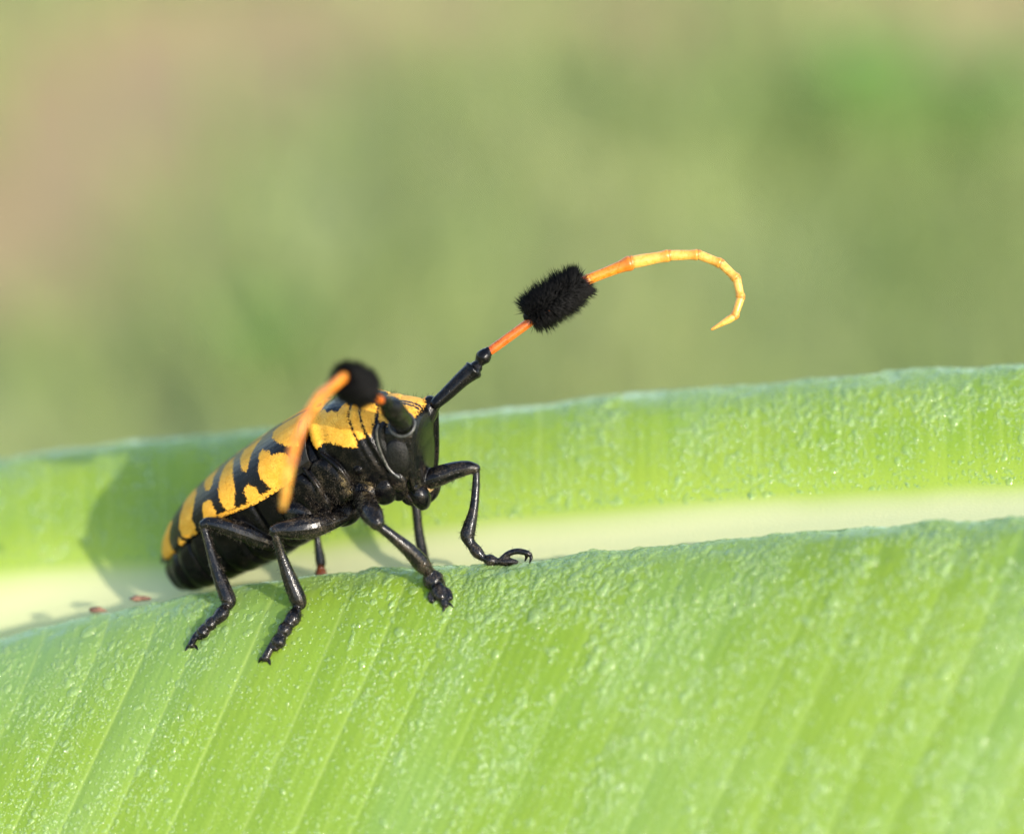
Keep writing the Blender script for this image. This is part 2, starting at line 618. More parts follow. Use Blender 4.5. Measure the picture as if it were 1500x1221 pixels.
# ------------------------------------------------------------------ the banana leaf
def sm_interp(s, xs, ys, width=45.0):
    k = np.linspace(-2, 2, 17)
    w = np.exp(-k * k)
    w /= w.sum()
    xs, ys = np.asarray(xs, float), np.asarray(ys, float)
    e = lambda q: np.where(q < xs[0], ys[0] + (q - xs[0]) * (ys[1] - ys[0]) / (xs[1] - xs[0]),
                           np.where(q > xs[-1], ys[-1] + (q - xs[-1]) * (ys[-1] - ys[-2]) / (xs[-1] - xs[-2]), np.interp(q, xs, ys)))
    return sum(wi * e(np.asarray(s, float) + ki * width) for wi, ki in zip(w, k))


CREST_X = [0, 70, 150, 250, 300, 400, 480, 600, 700, 800, 1000, 1200, 1350, 1500]
CREST_Y = [932, 916, 898, 880, 868, 852, 843, 833, 830, 820, 800, 776, 765, 757]
RIB_X = [0, 300, 700, 1000, 1250, 1500]
RIB_Y = [846, 826, 772, 747, 731, 720]
BACK_X = [0, 100, 200, 300, 380, 650, 800, 1000, 1200, 1350, 1500]
BACK_Y = [674, 659, 648, 636, 628, 604, 593, 572, 554, 544, 535]


def leaf_guides(s):
    c, m, b = (sm_interp(s, x, y) for x, y in ((CREST_X, CREST_Y), (RIB_X, RIB_Y), (BACK_X, BACK_Y)))
    dc = 0.35 - 0.0011 * (s - 450)
    h = m - b
    z = 0 * s
    G = [  # across, dx, py, depth
        (-1.00, z - 330, c + 760, dc - 0.80), (-0.80, z - 205, c + 460, dc - 0.78), (-0.60, z - 105, c + 240, dc - 0.68),
        (-0.44, z - 46, c + 110, dc - 0.50), (-0.33, z - 14, c + 34, dc - 0.27), (-0.26, z - 2, c + 3, dc - 0.05),
        (-0.22, z, c + 1, dc + 0.10), (-0.16, z, c + 12, dc + 0.32), (-0.09, z, c + 22, dc + 0.50),
        (0.00, z, (c + m) / 2 + 12, dc + 0.76), (0.06, z, m, dc + 0.95),
        (0.16, z, m - 0.22 * h, dc + 1.08), (0.30, z, m - 0.50 * h, dc + 1.22), (0.44, z, m - 0.78 * h, dc + 1.40),
        (0.53, z, b + 0.07 * h, dc + 1.58), (0.59, z, b + 1, dc + 1.78), (0.66, z, b + 8, dc + 2.05), (0.80, z, b + 90, dc + 2.45), (1.00, z, b + 420, dc + 2.8)]
    return G


def hermite_rows(tt, ts):
    """Catmull-Rom weights from guide parameters ts to rows tt."""
    Wm = np.zeros((len(tt), len(ts)))
    n = len(ts)
    for r_, t in enumerate(tt):
        i = min(max(np.searchsorted(ts, t) - 1, 0), n - 2)
        h = ts[i + 1] - ts[i]
        x = (t - ts[i]) / h
        h00, h10, h01, h11 = 2 * x ** 3 - 3 * x ** 2 + 1, x ** 3 - 2 * x ** 2 + x, -2 * x ** 3 + 3 * x ** 2, x ** 3 - x ** 2
        Wm[r_, i] += h00
        Wm[r_, i + 1] += h01
        for k, hh in ((i, h10), (i + 1, h11)):
            a, b = max(k - 1, 0), min(k + 1, n - 1)
            d = ts[b] - ts[a]
            Wm[r_, b] += hh * h / d
            Wm[r_, a] -= hh * h / d
    return Wm


S_ROW = np.concatenate([np.linspace(-700, -70, 50, endpoint=False), np.linspace(-70, 1900, 1050), np.linspace(1910, 2300, 24)])
_ts = np.array([g[0] for g in leaf_guides(np.array([0.0]))])
_tt = np.linspace(-1, 1, 1200)
_Wd = hermite_rows(_tt, _ts)
_mid = np.array([P(800 + g[1][0], g[2][0], g[3][0]) for g in leaf_guides(np.array([800.0]))])
_arc = np.concatenate([[0], np.cumsum(np.linalg.norm(np.diff(_Wd @ _mid, axis=0), axis=1))])
T_ROW = np.interp(np.linspace(0, _arc[-1], 470), _arc, _tt)
ARC_ROW = np.linspace(0, _arc[-1], 470) - np.interp(0.0, _tt, _arc)       # cm from the midrib, negative = front

# side veins: where each leaves the midrib (cm along the leaf)
VEINS = []
q = -3.6
while q < 12.0:
    VEINS.append(q)
    q += random.uniform(0.36, 0.62)
VEINS = np.array(VEINS)


def leaf_surface(s, trow):
    G = leaf_guides(s)
    ts = np.array([g[0] for g in G])
    Wm = hermite_rows(trow, ts)
    pts = np.stack([Pa(s + g[1], g[2], g[3]) for g in G], 0)          # guides, s, 3
    return np.einsum('rg,gsk->rsk', Wm, pts)


def leaf_relief(sc, t, arc):
    """Height of the leaf's relief: pillows between side veins, fine ribs, soft lumps."""
    i = np.clip(np.searchsorted(VEINS, sc) - 1, 0, len(VEINS) - 2)
    gap = VEINS[i + 1] - VEINS[i]
    fr = np.clip((sc - VEINS[i]) / gap, 0, 1)
    away = smooth(0.06, 0.30, np.abs(t))
    front = (t < 0)
    wob = vnoise(sc * 0.7 + 3, arc * 0.5 + 8)
    pil = (np.sin(np.pi * fr) ** 0.7) * (0.3 + 1.0 * wob)
    h = pil * away * np.where(front, 0.013, 0.004)
    h = h + away * 0.0007 * np.sin(sc * 2 * np.pi / 0.085 + 3 * wob)
    crest = np.exp(-((t + 0.25) / 0.10) ** 2) + np.exp(-((t - 0.57) / 0.09) ** 2)
    h = h + (0.14 + crest) * away * 0.055 * (fnoise(sc * 3.2, arc * 3.6 + 31, 3) - 0.5)
    h = h + 0.05 * away * (vnoise(sc * 0.9 + 7, arc * 0.7 + 2) - 0.5)
    return h


surf = leaf_surface(S_ROW, T_ROW)
SC = np.broadcast_to((S_ROW / 200.0)[None, :], surf.shape[:2])
TT = np.broadcast_to(T_ROW[:, None], surf.shape[:2])
AA = np.broadcast_to(ARC_ROW[:, None], surf.shape[:2])
dr, ds = np.gradient(surf, axis=0), np.gradient(surf, axis=1)
NRM = np.cross(ds, dr)
NRM /= np.linalg.norm(NRM, axis=2)[..., None]
if (NRM[0, 600] @ (CAM - surf[0, 600])) < 0:
    NRM = -NRM
LEAF = surf + NRM * leaf_relief(SC, TT, AA)[..., None]
dr, ds = np.gradient(LEAF, axis=0), np.gradient(LEAF, axis=1)
NR2 = np.cross(ds, dr)
NR2 /= np.linalg.norm(NR2, axis=2)[..., None]
if (NR2 * NRM).sum() < 0:
    NR2 = -NR2

side = np.where(TT > 0, TT + 0.012 * (vnoise(SC * 3, AA * 0.4) - 0.5), -TT * 0.9)
rib = 1 - smooth(0.012, 0.105, side)
flush = (1 - smooth(0.02, 0.34, side)) ** 1.4                            # the blade pales to yellow green towards the midrib
i_v = np.clip(np.searchsorted(VEINS, SC) - 1, 0, len(VEINS) - 2)
dv = np.minimum(np.abs(SC - VEINS[i_v]), np.abs(SC - VEINS[i_v + 1]))
dm = np.abs(((SC - VEINS[i_v]) / (VEINS[i_v + 1] - VEINS[i_v])) - 0.52) * 0.5
vein = (1 - 0.45 * smooth(2.6, 4.2, SC) * (TT < 0)) * 0.9 * np.exp(-(dv / 0.012) ** 2) + 0.35 * np.exp(-(dm / 0.014) ** 2)
bloom = smooth(0.48, 0.72, fnoise(SC * 1.6 + 5, AA * 0.7 + 50, 3)) * smooth(0.2, 0.3, np.abs(TT))
bloom = np.clip(0.28 * bloom + 0.75 * smooth(1.9, 0.2, SC) * smooth(-0.62, -0.3, TT) * (TT < 0), 0, 1)

leaf_root = empty('banana_leaf', P(750, 790, 0.6), label='long pale green banana leaf with cream midrib, covered in dew, under the beetle', category='leaf')


def leaf_part(name, r0, r1, thick):
    sl = slice(r0, r1)
    V = LEAF[sl].reshape(-1, 3)
    nr, nc = r1 - r0, LEAF.shape[1]
    f = grid_faces(nr, nc, flip=False)
    ri = np.unique(np.append(np.arange(0, nr, 12), nr - 1))
    ci = np.unique(np.append(np.arange(0, nc, 12), nc - 1))
    low = (surf[sl] - NRM[sl] * thick)[np.ix_(ri, ci)].reshape(-1, 3)
    g = grid_faces(len(ri), len(ci), flip=True) + len(V)
    n0 = np.cross(V[f[0, 1]] - V[f[0, 0]], V[f[0, 2]] - V[f[0, 0]])
    if n0 @ NRM[r0, 0] < 0:
        f, g = f[:, ::-1], g[:, ::-1]
    ext = lambda A: np.concatenate([A[sl].ravel(), A[sl][np.ix_(ri, ci)].ravel()])
    uv = np.stack([ext(SC), ext(AA)], -1)
    if thick < 0.1:                                   # the blade itself is a thin sheet
        low, g = low[:0], g[:0]
        ext = lambda A: A[sl].ravel()
        uv = np.stack([ext(SC), ext(AA)], -1)
    me = mesh_from(name, np.vstack([V, low]), [f, g], M_leaf, attrs={'rib': ext(rib), 'vein': ext(vein * smooth(0.1, 0.3, np.abs(TT))), 'bloom': ext(bloom), 'flush': ext(flush), 'front_dim': ext(0.6 * smooth(-0.1, -0.3, TT))}, uv=uv)
    return obj(name, me, leaf_root)


ra = int(np.searchsorted(T_ROW, -0.07))
rb = int(np.searchsorted(T_ROW, 0.06))
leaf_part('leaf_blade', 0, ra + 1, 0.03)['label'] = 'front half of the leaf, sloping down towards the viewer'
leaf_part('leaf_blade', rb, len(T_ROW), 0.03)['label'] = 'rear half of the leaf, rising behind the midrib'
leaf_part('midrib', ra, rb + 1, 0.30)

# for feet: depth of the visible front blade at a photograph pixel
_rows = slice(0, int(np.searchsorted(T_ROW, -0.235)), 2)
_fx, _fy, _fd = project(LEAF[_rows, ::2].reshape(-1, 3))


def leaf_depth(px, py):
    i = np.argmin((_fx - px) ** 2 + (_fy - py) ** 2)
    return float(_fd[i])


# ------------------------------------------------------------------ dew
PXX, PYY, _ = project(LEAF)
dA = np.linalg.norm(np.cross(np.gradient(LEAF, axis=1), np.gradient(LEAF, axis=0)), axis=2)
VIS = (PXX > -60) & (PXX < 1560) & (PYY > 500) & (PYY < 1270) & (NRM @ -cf > -0.25) & (np.abs(TT) > 0.085)
VIS &= ~((TT > -0.2) & (TT < 0.0))
near_beetle = np.exp(-((PXX - 430) / 130) ** 2 - ((PYY - 890) / 45) ** 2)
left_bare = smooth(330, 120, PXX) * (TT < 0) * smooth(1010, 930, PYY)
clump = smooth(0.36, 0.62, fnoise(SC * 2.3 + 60, AA * 1.6 + 4, 3))


def pick(weight, n):
    w = (dA * VIS * weight).ravel()
    return rng.choice(w.size, n, p=w / w.sum())


def dome(nr, ns, flat=0.5):
    a = np.linspace(0, 2 * math.pi, ns, endpoint=False)
    V = []
    for k in range(nr):
        b = k / nr * math.pi / 2
        V.append(np.stack([np.cos(a) * math.cos(b), np.sin(a) * math.cos(b), np.full(ns, math.sin(b) * flat - 0.03)], -1))
    V = np.vstack(V + [[[0, 0, flat - 0.03]]])
    f = grid_faces(nr, ns, wrap=True)
    k = np.arange(ns)
    t = np.stack([(nr - 1) * ns + k, (nr - 1) * ns + (k + 1) % ns, np.full(ns, nr * ns)], -1)
    return V, f, t


def frames(idx):
    N = NR2.reshape(-1, 3)[idx]
    A = np.gradient(LEAF, axis=0).reshape(-1, 3)[idx]
    A = A - N * (A * N).sum(1)[:, None]
    A /= np.linalg.norm(A, axis=1)[:, None]
    return LEAF.reshape(-1, 3)[idx], A, np.cross(N, A), N


def drops(idx, rad, elong, ns, nr, flat):
    p, A, Bv, N = frames(idx)
    n = len(idx)
    p = p + A * rng.normal(0, 0.008, (n, 1)) + Bv * rng.normal(0, 0.008, (n, 1))
    Vd, f, t = dome(nr, ns, flat)
    th = rng.normal(0, 0.5, n)
    A2 = A * np.cos(th)[:, None] + Bv * np.sin(th)[:, None]
    B2 = np.cross(N, A2)
    jit = 1 + 0.16 * np.stack([np.cos(k * np.arctan2(Vd[:, 1], Vd[:, 0])[None, :] + rng.uniform(0, 6.28, (n, 1))) * rng.uniform(0, 1, (n, 1)) for k in (2, 3)], 0).sum(0)
    W = (p[:, None] + (A2 * (rad * elong)[:, None])[:, None] * (Vd[None, :, :1] * jit[..., None]) + (B2 * rad[:, None])[:, None] * (Vd[None, :, 1:2] * jit[..., None])
         + (N * rad[:, None])[:, None] * Vd[None, :, 2:3])
    k = np.arange(n)[:, None, None] * len(Vd)
    return W.reshape(-1, 3), [(f[None] + k).reshape(-1, 4), (t[None] + k).reshape(-1, 3)]


base_w = np.clip(1 - 0.93 * near_beetle - 0.8 * left_bare, 0.02, 1)
wm = base_w * (0.45 + clump)
i1 = pick(wm, 44000)
d1 = drops(i1, np.exp(rng.normal(math.log(0.0072), 0.36, len(i1))), rng.uniform(1.0, 1.5, len(i1)), 6, 2, 0.5)
wcrest = base_w * (0.18 + clump ** 1.5) * ((0.12 + 0.45 * smooth(2.6, 4.4, SC)) + 1.7 * np.exp(-((TT + 0.30) / 0.10) ** 2) + 1.3 * np.exp(-((TT - 0.5) / 0.14) ** 2))
i2 = pick(wcrest, 9500)
d2 = drops(i2, np.exp(rng.normal(math.log(0.0135), 0.36, len(i2))), rng.uniform(1.0, 1.9, len(i2)), 9, 3, 0.42)
Vd, Fd = merge([d1, d2])
obj('dew', mesh_from('dew', Vd, Fd, M_dew), kind='stuff')

# the 300 largest drops, each a thing of its own
drop_meshes = []
for k in range(6):
    v, f, t = dome(5, 18, 0.40 + 0.03 * k)
    a = np.arctan2(v[:, 1], v[:, 0])
    jit = 1 + 0.10 * np.cos(2 * a + k) + 0.08 * np.cos(3 * a + 2.1 * k)
    v[:, :2] *= jit[:, None]
    drop_meshes.append(mesh_from('dew_drop', v, [f, t], M_dew))
ib = pick(wcrest * np.clip(1 - near_beetle * 1.2, 0.01, 1), 300)
pb, Ab, Bb, Nb = frames(ib)
for k in range(300):
    rad = min(max(float(np.exp(rng.normal(math.log(0.028), 0.26))), 0.020), 0.055)
    el = float(rng.uniform(1.0, 1.8))
    th = float(rng.normal(0, 0.5))
    A2 = Ab[k] * math.cos(th) + Bb[k] * math.sin(th)
    B2 = np.cross(Nb[k], A2)
    o = obj('dew_drop', drop_meshes[k % 6])
    o.matrix_world = Matrix(((*(np.array([A2[0] * rad * el, B2[0] * rad, Nb[k][0] * rad])), pb[k][0]), (A2[1] * rad * el, B2[1] * rad, Nb[k][1] * rad, pb[k][1]),
                             (A2[2] * rad * el, B2[2] * rad, Nb[k][2] * rad, pb[k][2]), (0, 0, 0, 1)))
    rear = T_ROW[ib[k] // LEAF.shape[1]] > 0
    ahead = PXX.ravel()[ib[k]] > 700
    o['label'] = 'large clear dew drop on the %s half of the leaf, %s' % ('rear' if rear else 'front', 'ahead of the beetle' if ahead else ('behind the beetle' if rear else 'beside and below the beetle'))
    o['category'] = 'dew drop'
    o['group'] = 'large dew drops on the %s leaf half %s' % ('rear' if rear else 'front', 'ahead of the beetle' if ahead else 'by the beetle')

# ------------------------------------------------------------------ the beetle
Fv = np.array([.816, .367, .449])
Fv /= np.linalg.norm(Fv)
Dv = np.array([-.50, .86, .21])
Dv -= Fv * (Dv @ Fv)
Dv /= np.linalg.norm(Dv)
cw = lambda a: a[0] * cr + a[1] * cu - a[2] * cf
BF, BD = cw(Fv), cw(Dv)                    # beetle's forward and dorsal directions
BR = np.cross(BF, BD)                      # its right side, towards the camera
BO = P(455, 597, 0.20)                     # base of the elytral suture


def B(a, y, d):
    return BO + a * BF + y * BR + d * BD


def Ba(a, y, d):
    return BO + np.asarray(a)[..., None] * BF + np.asarray(y)[..., None] * BR + np.asarray(d)[..., None] * BD


def to_body(V):
    q = np.asarray(V) - BO
    return q @ BF, q @ BR, q @ BD


beetle = empty('longhorn_beetle', B(-0.5, 0, -0.95), label='yellow and black longhorn beetle with tufted orange antennae standing on the leaf', category='beetle')

# --- elytra: stations from base to tip
E_A = np.array([0.02, -.15, -.344, -.531, -.682, -.905, -1.093, -1.285, -1.464, -1.593, -1.715, -1.81, -1.87])
E_ZS = np.array([-.008, -.008, -.026, -.050, -.072, -.106, -.146, -.200, -.276, -.346, -.432, -.535, -.590])
E_ZM = np.array([-0.334, -0.347, -0.376, -0.395, -0.395, -0.385, -0.413, -0.451, -0.500, -0.546, -0.578, -0.600, -0.611])
E_W = np.array([.36, .42, .45, .46, .46, .45, .42, .37, .30, .225, .14, .06, .012])


def cubic(x, xs, ys):
    o = np.argsort(xs)
    xs, ys = np.asarray(xs)[o], np.asarray(ys)[o]
    return hermite_rows(np.atleast_1d(x), xs) @ ys


def elytron_grid(na, nv, side):
    a = np.concatenate([np.linspace(0.02, -1.6, int(na * .8), endpoint=False), np.linspace(-1.6, -1.87, na - int(na * .8))])
    v = np.linspace(0, 1, nv)
    zs, zm, w = (cubic(a, E_A, k) for k in (E_ZS, E_ZM, E_W))
    ph = v * math.pi / 2
    e = 2 / 2.5
    y = 0.004 + w[:, None] * np.sin(ph)[None] ** e
    z = zm[:, None] + (zs - zm)[:, None] * np.cos(ph)[None] ** e
    y = y - 0.02 * smooth(0.93, 1.0, v)[None] * (w[:, None] > 0.1)
    aa = np.broadcast_to(a[:, None], y.shape).copy()
    aa -= 0.05 * smooth(0.5, 1.0, v)[None] * smooth(-0.25, 0.02, a)[:, None]      # rounded shoulder
    return aa, np.broadcast_to(v[None], y.shape), y * side, z


#ELYTRON_SPOTS_BEGIN
SPOTS = [  # golden spots on a wing case: (cm from its base, 0 suture .. 1 margin)
    [(-0.389, 0.0), (-0.324, 0.0), (-0.227, 0.0), (-0.142, 0.0), (-0.037, 0.007), (0.02, 0.211), (-0.0, 0.321), (0.02, 0.472), (0.013, 0.622), (-0.008, 0.719), (-0.067, 0.659), (-0.139, 0.585), (-0.183, 0.488), (-0.219, 0.425), (-0.3, 0.241), (-0.332, 0.147), (-0.312, 0.104), (-0.292, 0.033), (-0.357, 0.0)],
    [(-0.405, 0.411), (-0.373, 0.365), (-0.308, 0.468), (-0.28, 0.562), (-0.215, 0.589), (-0.162, 0.669), (-0.136, 0.786), (-0.214, 1.0), (-0.328, 0.997), (-0.385, 0.943), (-0.401, 0.856), (-0.426, 0.776), (-0.426, 0.676), (-0.405, 0.559)],
    [(-0.903, 0.94), (-0.737, 0.963), (-0.612, 0.953), (-0.47, 0.953), (-0.385, 0.943), (-0.292, 0.967), (-0.228, 0.973), (-0.284, 1.0), (-0.511, 1.0), (-0.737, 1.0), (-0.924, 1.0)],
    [(-0.579, 0.759), (-0.543, 0.749), (-0.494, 0.833), (-0.49, 0.903), (-0.478, 0.95), (-0.559, 0.987), (-0.612, 0.97), (-0.6, 0.896), (-0.608, 0.833)],
    [(-0.482, 0.0), (-0.535, 0.0), (-0.64, 0.0), (-0.701, 0.0), (-0.652, 0.147), (-0.604, 0.358), (-0.575, 0.505), (-0.539, 0.569), (-0.511, 0.515), (-0.498, 0.361), (-0.486, 0.241), (-0.466, 0.1)],
    [(-0.77, 0.1), (-0.693, 0.281), (-0.673, 0.475), (-0.66, 0.625), (-0.669, 0.742), (-0.733, 0.946), (-0.762, 0.963), (-0.81, 0.943), (-0.826, 0.876), (-0.831, 0.753), (-0.831, 0.639), (-0.822, 0.492), (-0.818, 0.344), (-0.822, 0.191), (-0.81, 0.11)],
    [(-0.964, 0.0), (-0.924, 0.184), (-0.899, 0.381), (-0.912, 0.468), (-0.956, 0.478), (-1.017, 0.294), (-1.082, 0.1), (-1.098, 0.0), (-1.037, 0.0), (-0.997, 0.0)],
    [(-0.928, 0.662), (-0.903, 0.722), (-0.903, 0.826), (-0.907, 0.963), (-0.968, 0.967), (-1.041, 0.893), (-1.025, 0.739), (-0.997, 0.642)],
    [(-1.24, 0.003), (-1.106, 0.314), (-1.114, 0.579), (-1.163, 0.749), (-1.159, 0.91), (-1.195, 0.987), (-1.288, 0.983), (-1.321, 0.963), (-1.345, 0.886), (-1.345, 0.729), (-1.317, 0.552), (-1.288, 0.388), (-1.292, 0.12), (-1.272, 0.027)],
    [(-1.389, 0.863), (-1.357, 0.99), (-1.434, 0.99), (-1.426, 0.906)],
    [(-1.519, 0.164), (-1.45, 0.398), (-1.483, 0.508), (-1.531, 0.676), (-1.547, 0.819), (-1.551, 0.987), (-1.584, 1.0), (-1.745, 1.0), (-1.769, 0.839), (-1.78, 0.418), (-1.717, 0.318), (-1.638, 0.211), (-1.56, 0.187)],
]
#ELYTRON_SPOTS_END

for side in (1, -1):
    aa, vv, yy, zz = elytron_grid(300, 150, side)
    yel = np.full(aa.shape, -1.0)
    arcv = (vv + 0.075 * (1 - smooth(0.0, 0.35, vv))) * 0.62            # markings run up to the suture
    for sp in SPOTS:
        sp = np.asarray(sp, float)
        yel = np.maximum(yel, poly_dist(np.stack([sp[:, 0], sp[:, 1] * 0.62], -1), aa, arcv))
    yel = np.where((aa > -0.045) & (vv > 0.22), -0.05, yel)             # dark front edge by the shoulder
    yel = np.where(vv < 0.014, -0.05, yel)                    # dark suture line
    # fine surface: shallow long ridges
    zz = zz + 0.0006 * np.sin(vv * 60) * smooth(0, 0.1, vv)
    V = Ba(aa, yy, zz).reshape(-1, 3)
    f = grid_faces(aa.shape[0], aa.shape[1], flip=(side > 0))
    me = mesh_from('elytron', V, f, M_elytron, attrs={'gloss': np.full(yel.size, .4), 'yellow': yel, 'dust': np.full(yel.size, .6), 'brown': np.zeros(yel.size)})
    o = obj('elytron', me, beetle, label='right wing case facing the viewer' if side > 0 else 'left wing case, mostly hidden beyond the back')
    md = o.modifiers.new('thickness', 'SOLIDIFY')
    md.thickness = 0.016
    md.offset = -1


# --- the body: abdomen, thorax, head and six legs grown into one skin
def loft(rows, n=44, e=2.4):
    a, top, bot, w = np.asarray(rows, float).T
    s = np.linspace(a[0], a[-1], 90)
    o = np.argsort(a)
    I = lambda q: hermite_rows(s, a[o]) @ q[o]
    top, bot, w = I(top), I(bot), I(w)
    seg = np.zeros_like(s)
    for g in (-0.62, -0.88, -1.12, -1.34, -1.54, -1.69):
        seg += np.exp(-((s - g) / 0.020) ** 2) - 0.35 * np.exp(-((s - g - .07) / 0.05) ** 2)
    th = np.linspace(0, 2 * math.pi, n, endpoint=False)
    ce, se = np.sign(np.cos(th)) * np.abs(np.cos(th)) ** (2 / e), np.sign(np.sin(th)) * np.abs(np.sin(th)) ** (2 / e)
    k = 1 - 0.05 * seg
    y = (w * k)[:, None] * se[None]
    z = ((top + bot) / 2)[:, None] + ((top - bot) / 2 * k)[:, None] * ce[None]
    V = Ba(np.broadcast_to(s[:, None], y.shape), y, z).reshape(-1, 3)
    c = B(s[0], 0, (top[0] + bot[0]) / 2), B(s[-1], 0, (top[-1] + bot[-1]) / 2)
    f = grid_faces(len(s), n, wrap=True)
    m = len(s)
    q = np.arange(n)
    t0 = np.stack([np.full(n, m * n), (q + 1) % n, q], -1)
    t1 = np.stack([np.full(n, m * n + 1), (m - 1) * n + q, (m - 1) * n + (q + 1) % n], -1)
    return np.vstack([V, *c]), [f, np.vstack([t0, t1])]


def ell_b(c, ax, e=2.0):
    bv = lambda q: q[0] * BF + q[1] * BR + q[2] * BD
    return super_ell(B(*c), [bv(q) for q in ax], e)


pieces = [
    loft([(-1.835, -.63, -.74, .05), (-1.80, -.60, -.83, .15), (-1.70, -.55, -.89, .25), (-1.5, -.44, -.92, .33), (-1.2, -.29, -.93, .39), (-.8, -.14, -.935, .42),
          (-.5, -.08, -.905, .42), (-.25, -.07, -.88, .40), (-.04, -.08, -.84, .35), (.06, -.12, -.78, .28)]),
    loft([(-.02, -.06, -.74, .26), (.02, -.008, -.80, .315), (.07, .006, -.82, .335), (.12, -.018, -.82, .325), (.20, -.022, -.84, .345), (.30, -.045, -.85, .36), (.36, -.052, -.84, .352), (.385, -.066, -.83, .342), (.41, -.064, -.83, .338),
          (.445, -.085, -.80, .315), (.475, -.085, -.79, .32), (.50, -.10, -.78, .30), (.56, -.14, -.74, .26)], e=2.5),
    ell_b((.528, 0, -.514), [(.535 * .31, 0, .845 * .31), (0, .285, 0), (.845 * .21, 0, -.535 * .21)], 3.3),
    ell_b((.575, 0, -.70), [(.535 * .25, 0, .845 * .25), (0, .222, 0), (.845 * .080, 0, -.535 * .080)], 3.0),
    ell_b((.46, 0, -.47), [(.15, 0, .29), (0, .295, 0), (.13, 0, -.06)], 2.6),          # back of the head
]
for s in (1, -1):
    pieces += [
        tube([B(.64, .10 * s, -.46), B(.74, .145 * s, -.425), B(.79, .168 * s, -.402)] if s < 0 else [B(.60, .11, -.47), B(.66, .15, -.43), B(.69, .168, -.405)], [.12, .10, .078], 18, 5),     # antennal tubercle
        tube([B(.28, .28 * s, -.50), B(.285, .345 * s, -.50), B(.29, .385 * s, -.49)], [.11, .05, .012], 14, 4),                                      # side spine
        ell_b((.02, .335 * s, -.50), [(.12, 0, .05), (0, .055, .01), (-.06, 0, .18)], 2.6),
        tube([B(.075, .335 * s, -.28), B(.145, .35 * s, -.42), B(.15, .34 * s, -.56), B(.10, .33 * s, -.66)], [.014, .022, .024, .016], 10, 6),
        tube([B(-.09, .38 * s, -.32), B(-.06, .40 * s, -.48), B(-.10, .40 * s, -.66)], [.016, .022, .016], 10, 6),                                 # side plates
        ell_b((-.17, .37 * s, -.52), [(.10, 0, .04), (0, .05, 0), (-.06, 0, .19)], 2.6),
        ell_b((-.33, .37 * s, -.62), [(.12, 0, 0), (0, .08, 0), (-.04, 0, .12)], 2.2),
        ell_b((.20, .28 * s, -.70), [(.11, 0, 0), (0, .10, 0), (0, 0, .12)]),
        ell_b((.33, .22 * s, -.74), [(.12, 0, .03), (0, .12, 0), (0, 0, .12)]),
        ell_b((.40, .17 * s, -.81), [(.09, 0, .02), (0, .07, 0), (0, 0, .08)]),
        ell_b((-.05, .26 * s, -.78), [(.14, 0, 0), (0, .12, 0), (0, 0, .10)]),
        ell_b((.455, .25 * s, -.70), [(.08, 0, .02), (0, .05, 0), (-.02, 0, .11)]),                                     # cheek
    ]
# ridge of the face, clypeus
for s in (1, -1):
    k_ = 1.0 if s < 0 else 0.55
    pieces += [tube([B(.785, .20 * s, -.47), B(.695, .215 * s, -.61), B(.60, .21 * s, -.765), B(.525, .185 * s, -.88)] if s < 0 else [B(.66, .20, -.52), B(.61, .235, -.65), B(.55, .225, -.78), B(.50, .19, -.87)], [.026 * k_, .028 * k_, .028 * k_, .026 * k_], 10, 6),
               tube([B(.40, .15 * s, -.80), B(.435, .17 * s, -.90), B(.455, .15 * s, -.965)], [.034, .030, .018], 10, 5),
               tube([B(.36, .10 * s, -.82), B(.37, .13 * s, -.91), B(.385, .12 * s, -.96)], [.034, .026, .014], 10, 5)]
pieces += [tube([B(.525, .20, -.835), B(.565, 0, -.855), B(.525, -.20, -.865)], [.026, .030, .026], 10, 6)]


def limb(pts, off=0.0, n=14, sub=5, ground=False, flat=1.0):
    w, rr = [], []
    for q in pts:
        if ground:
            px, py, r_ = q
            d = leaf_depth(px, py) - r_ / 200.0 * 0.75
        else:
            px, py, d, r_ = q
        w.append(P(px, py, d + off))
        rr.append(r_ * (DIST + d) / FPX)
    return tube(w, rr, n, sub)


# right hind leg
pieces += [limb([(404, 796, .36, 11), (385, 790, .32, 14), (355, 779, .28, 14.5), (327, 770, .25, 12), (306, 766, .24, 9.5), (299, 768, .24, 8)]),
           limb([(299, 772, .24, 6), (306, 797, .23, 6.5), (317, 833, .22, 9), (329, 864, .21, 11.5), (335, 880, .20, 11.5), (333, 888, .19, 8)])]
f1 = [limb([(331, 888, 6), (326, 897, 10.5), (318, 906, 9)], ground=True), limb([(317, 904, 6), (308, 914, 9.5), (302, 920, 6)], ground=True),
      limb([(304, 914, 6), (297, 926, 10), (293, 931, 6)], ground=True), limb([(299, 917, 4), (287, 930, 4.5), (280, 944, 5.5)], ground=True)]
# right middle leg
pieces += [limb([(524, 747, .12, 9), (505, 756, .08, 10.5), (485, 763, .03, 13.5), (458, 770, -.03, 18), (430, 774, -.07, 16), (412, 775, -.09, 12), (403, 777, -.10, 9)]),
           limb([(404, 784, -.10, 6.5), (412, 812, -.06, 7.5), (424, 846, -.02, 11), (434, 871, 0, 12.5), (438, 883, 0.01, 11.5), (436, 891, .02, 8)])]
f2 = [limb([(436, 890, 6), (430, 904, 11.5), (423, 913, 9)], ground=True), limb([(425, 910, 6), (417, 922, 11), (411, 929, 7)], ground=True),
      limb([(414, 926, 6), (408, 940, 11), (404, 948, 6)], ground=True), limb([(405, 931, 4), (396, 949, 5.5), (389, 963, 6.5)], ground=True)]
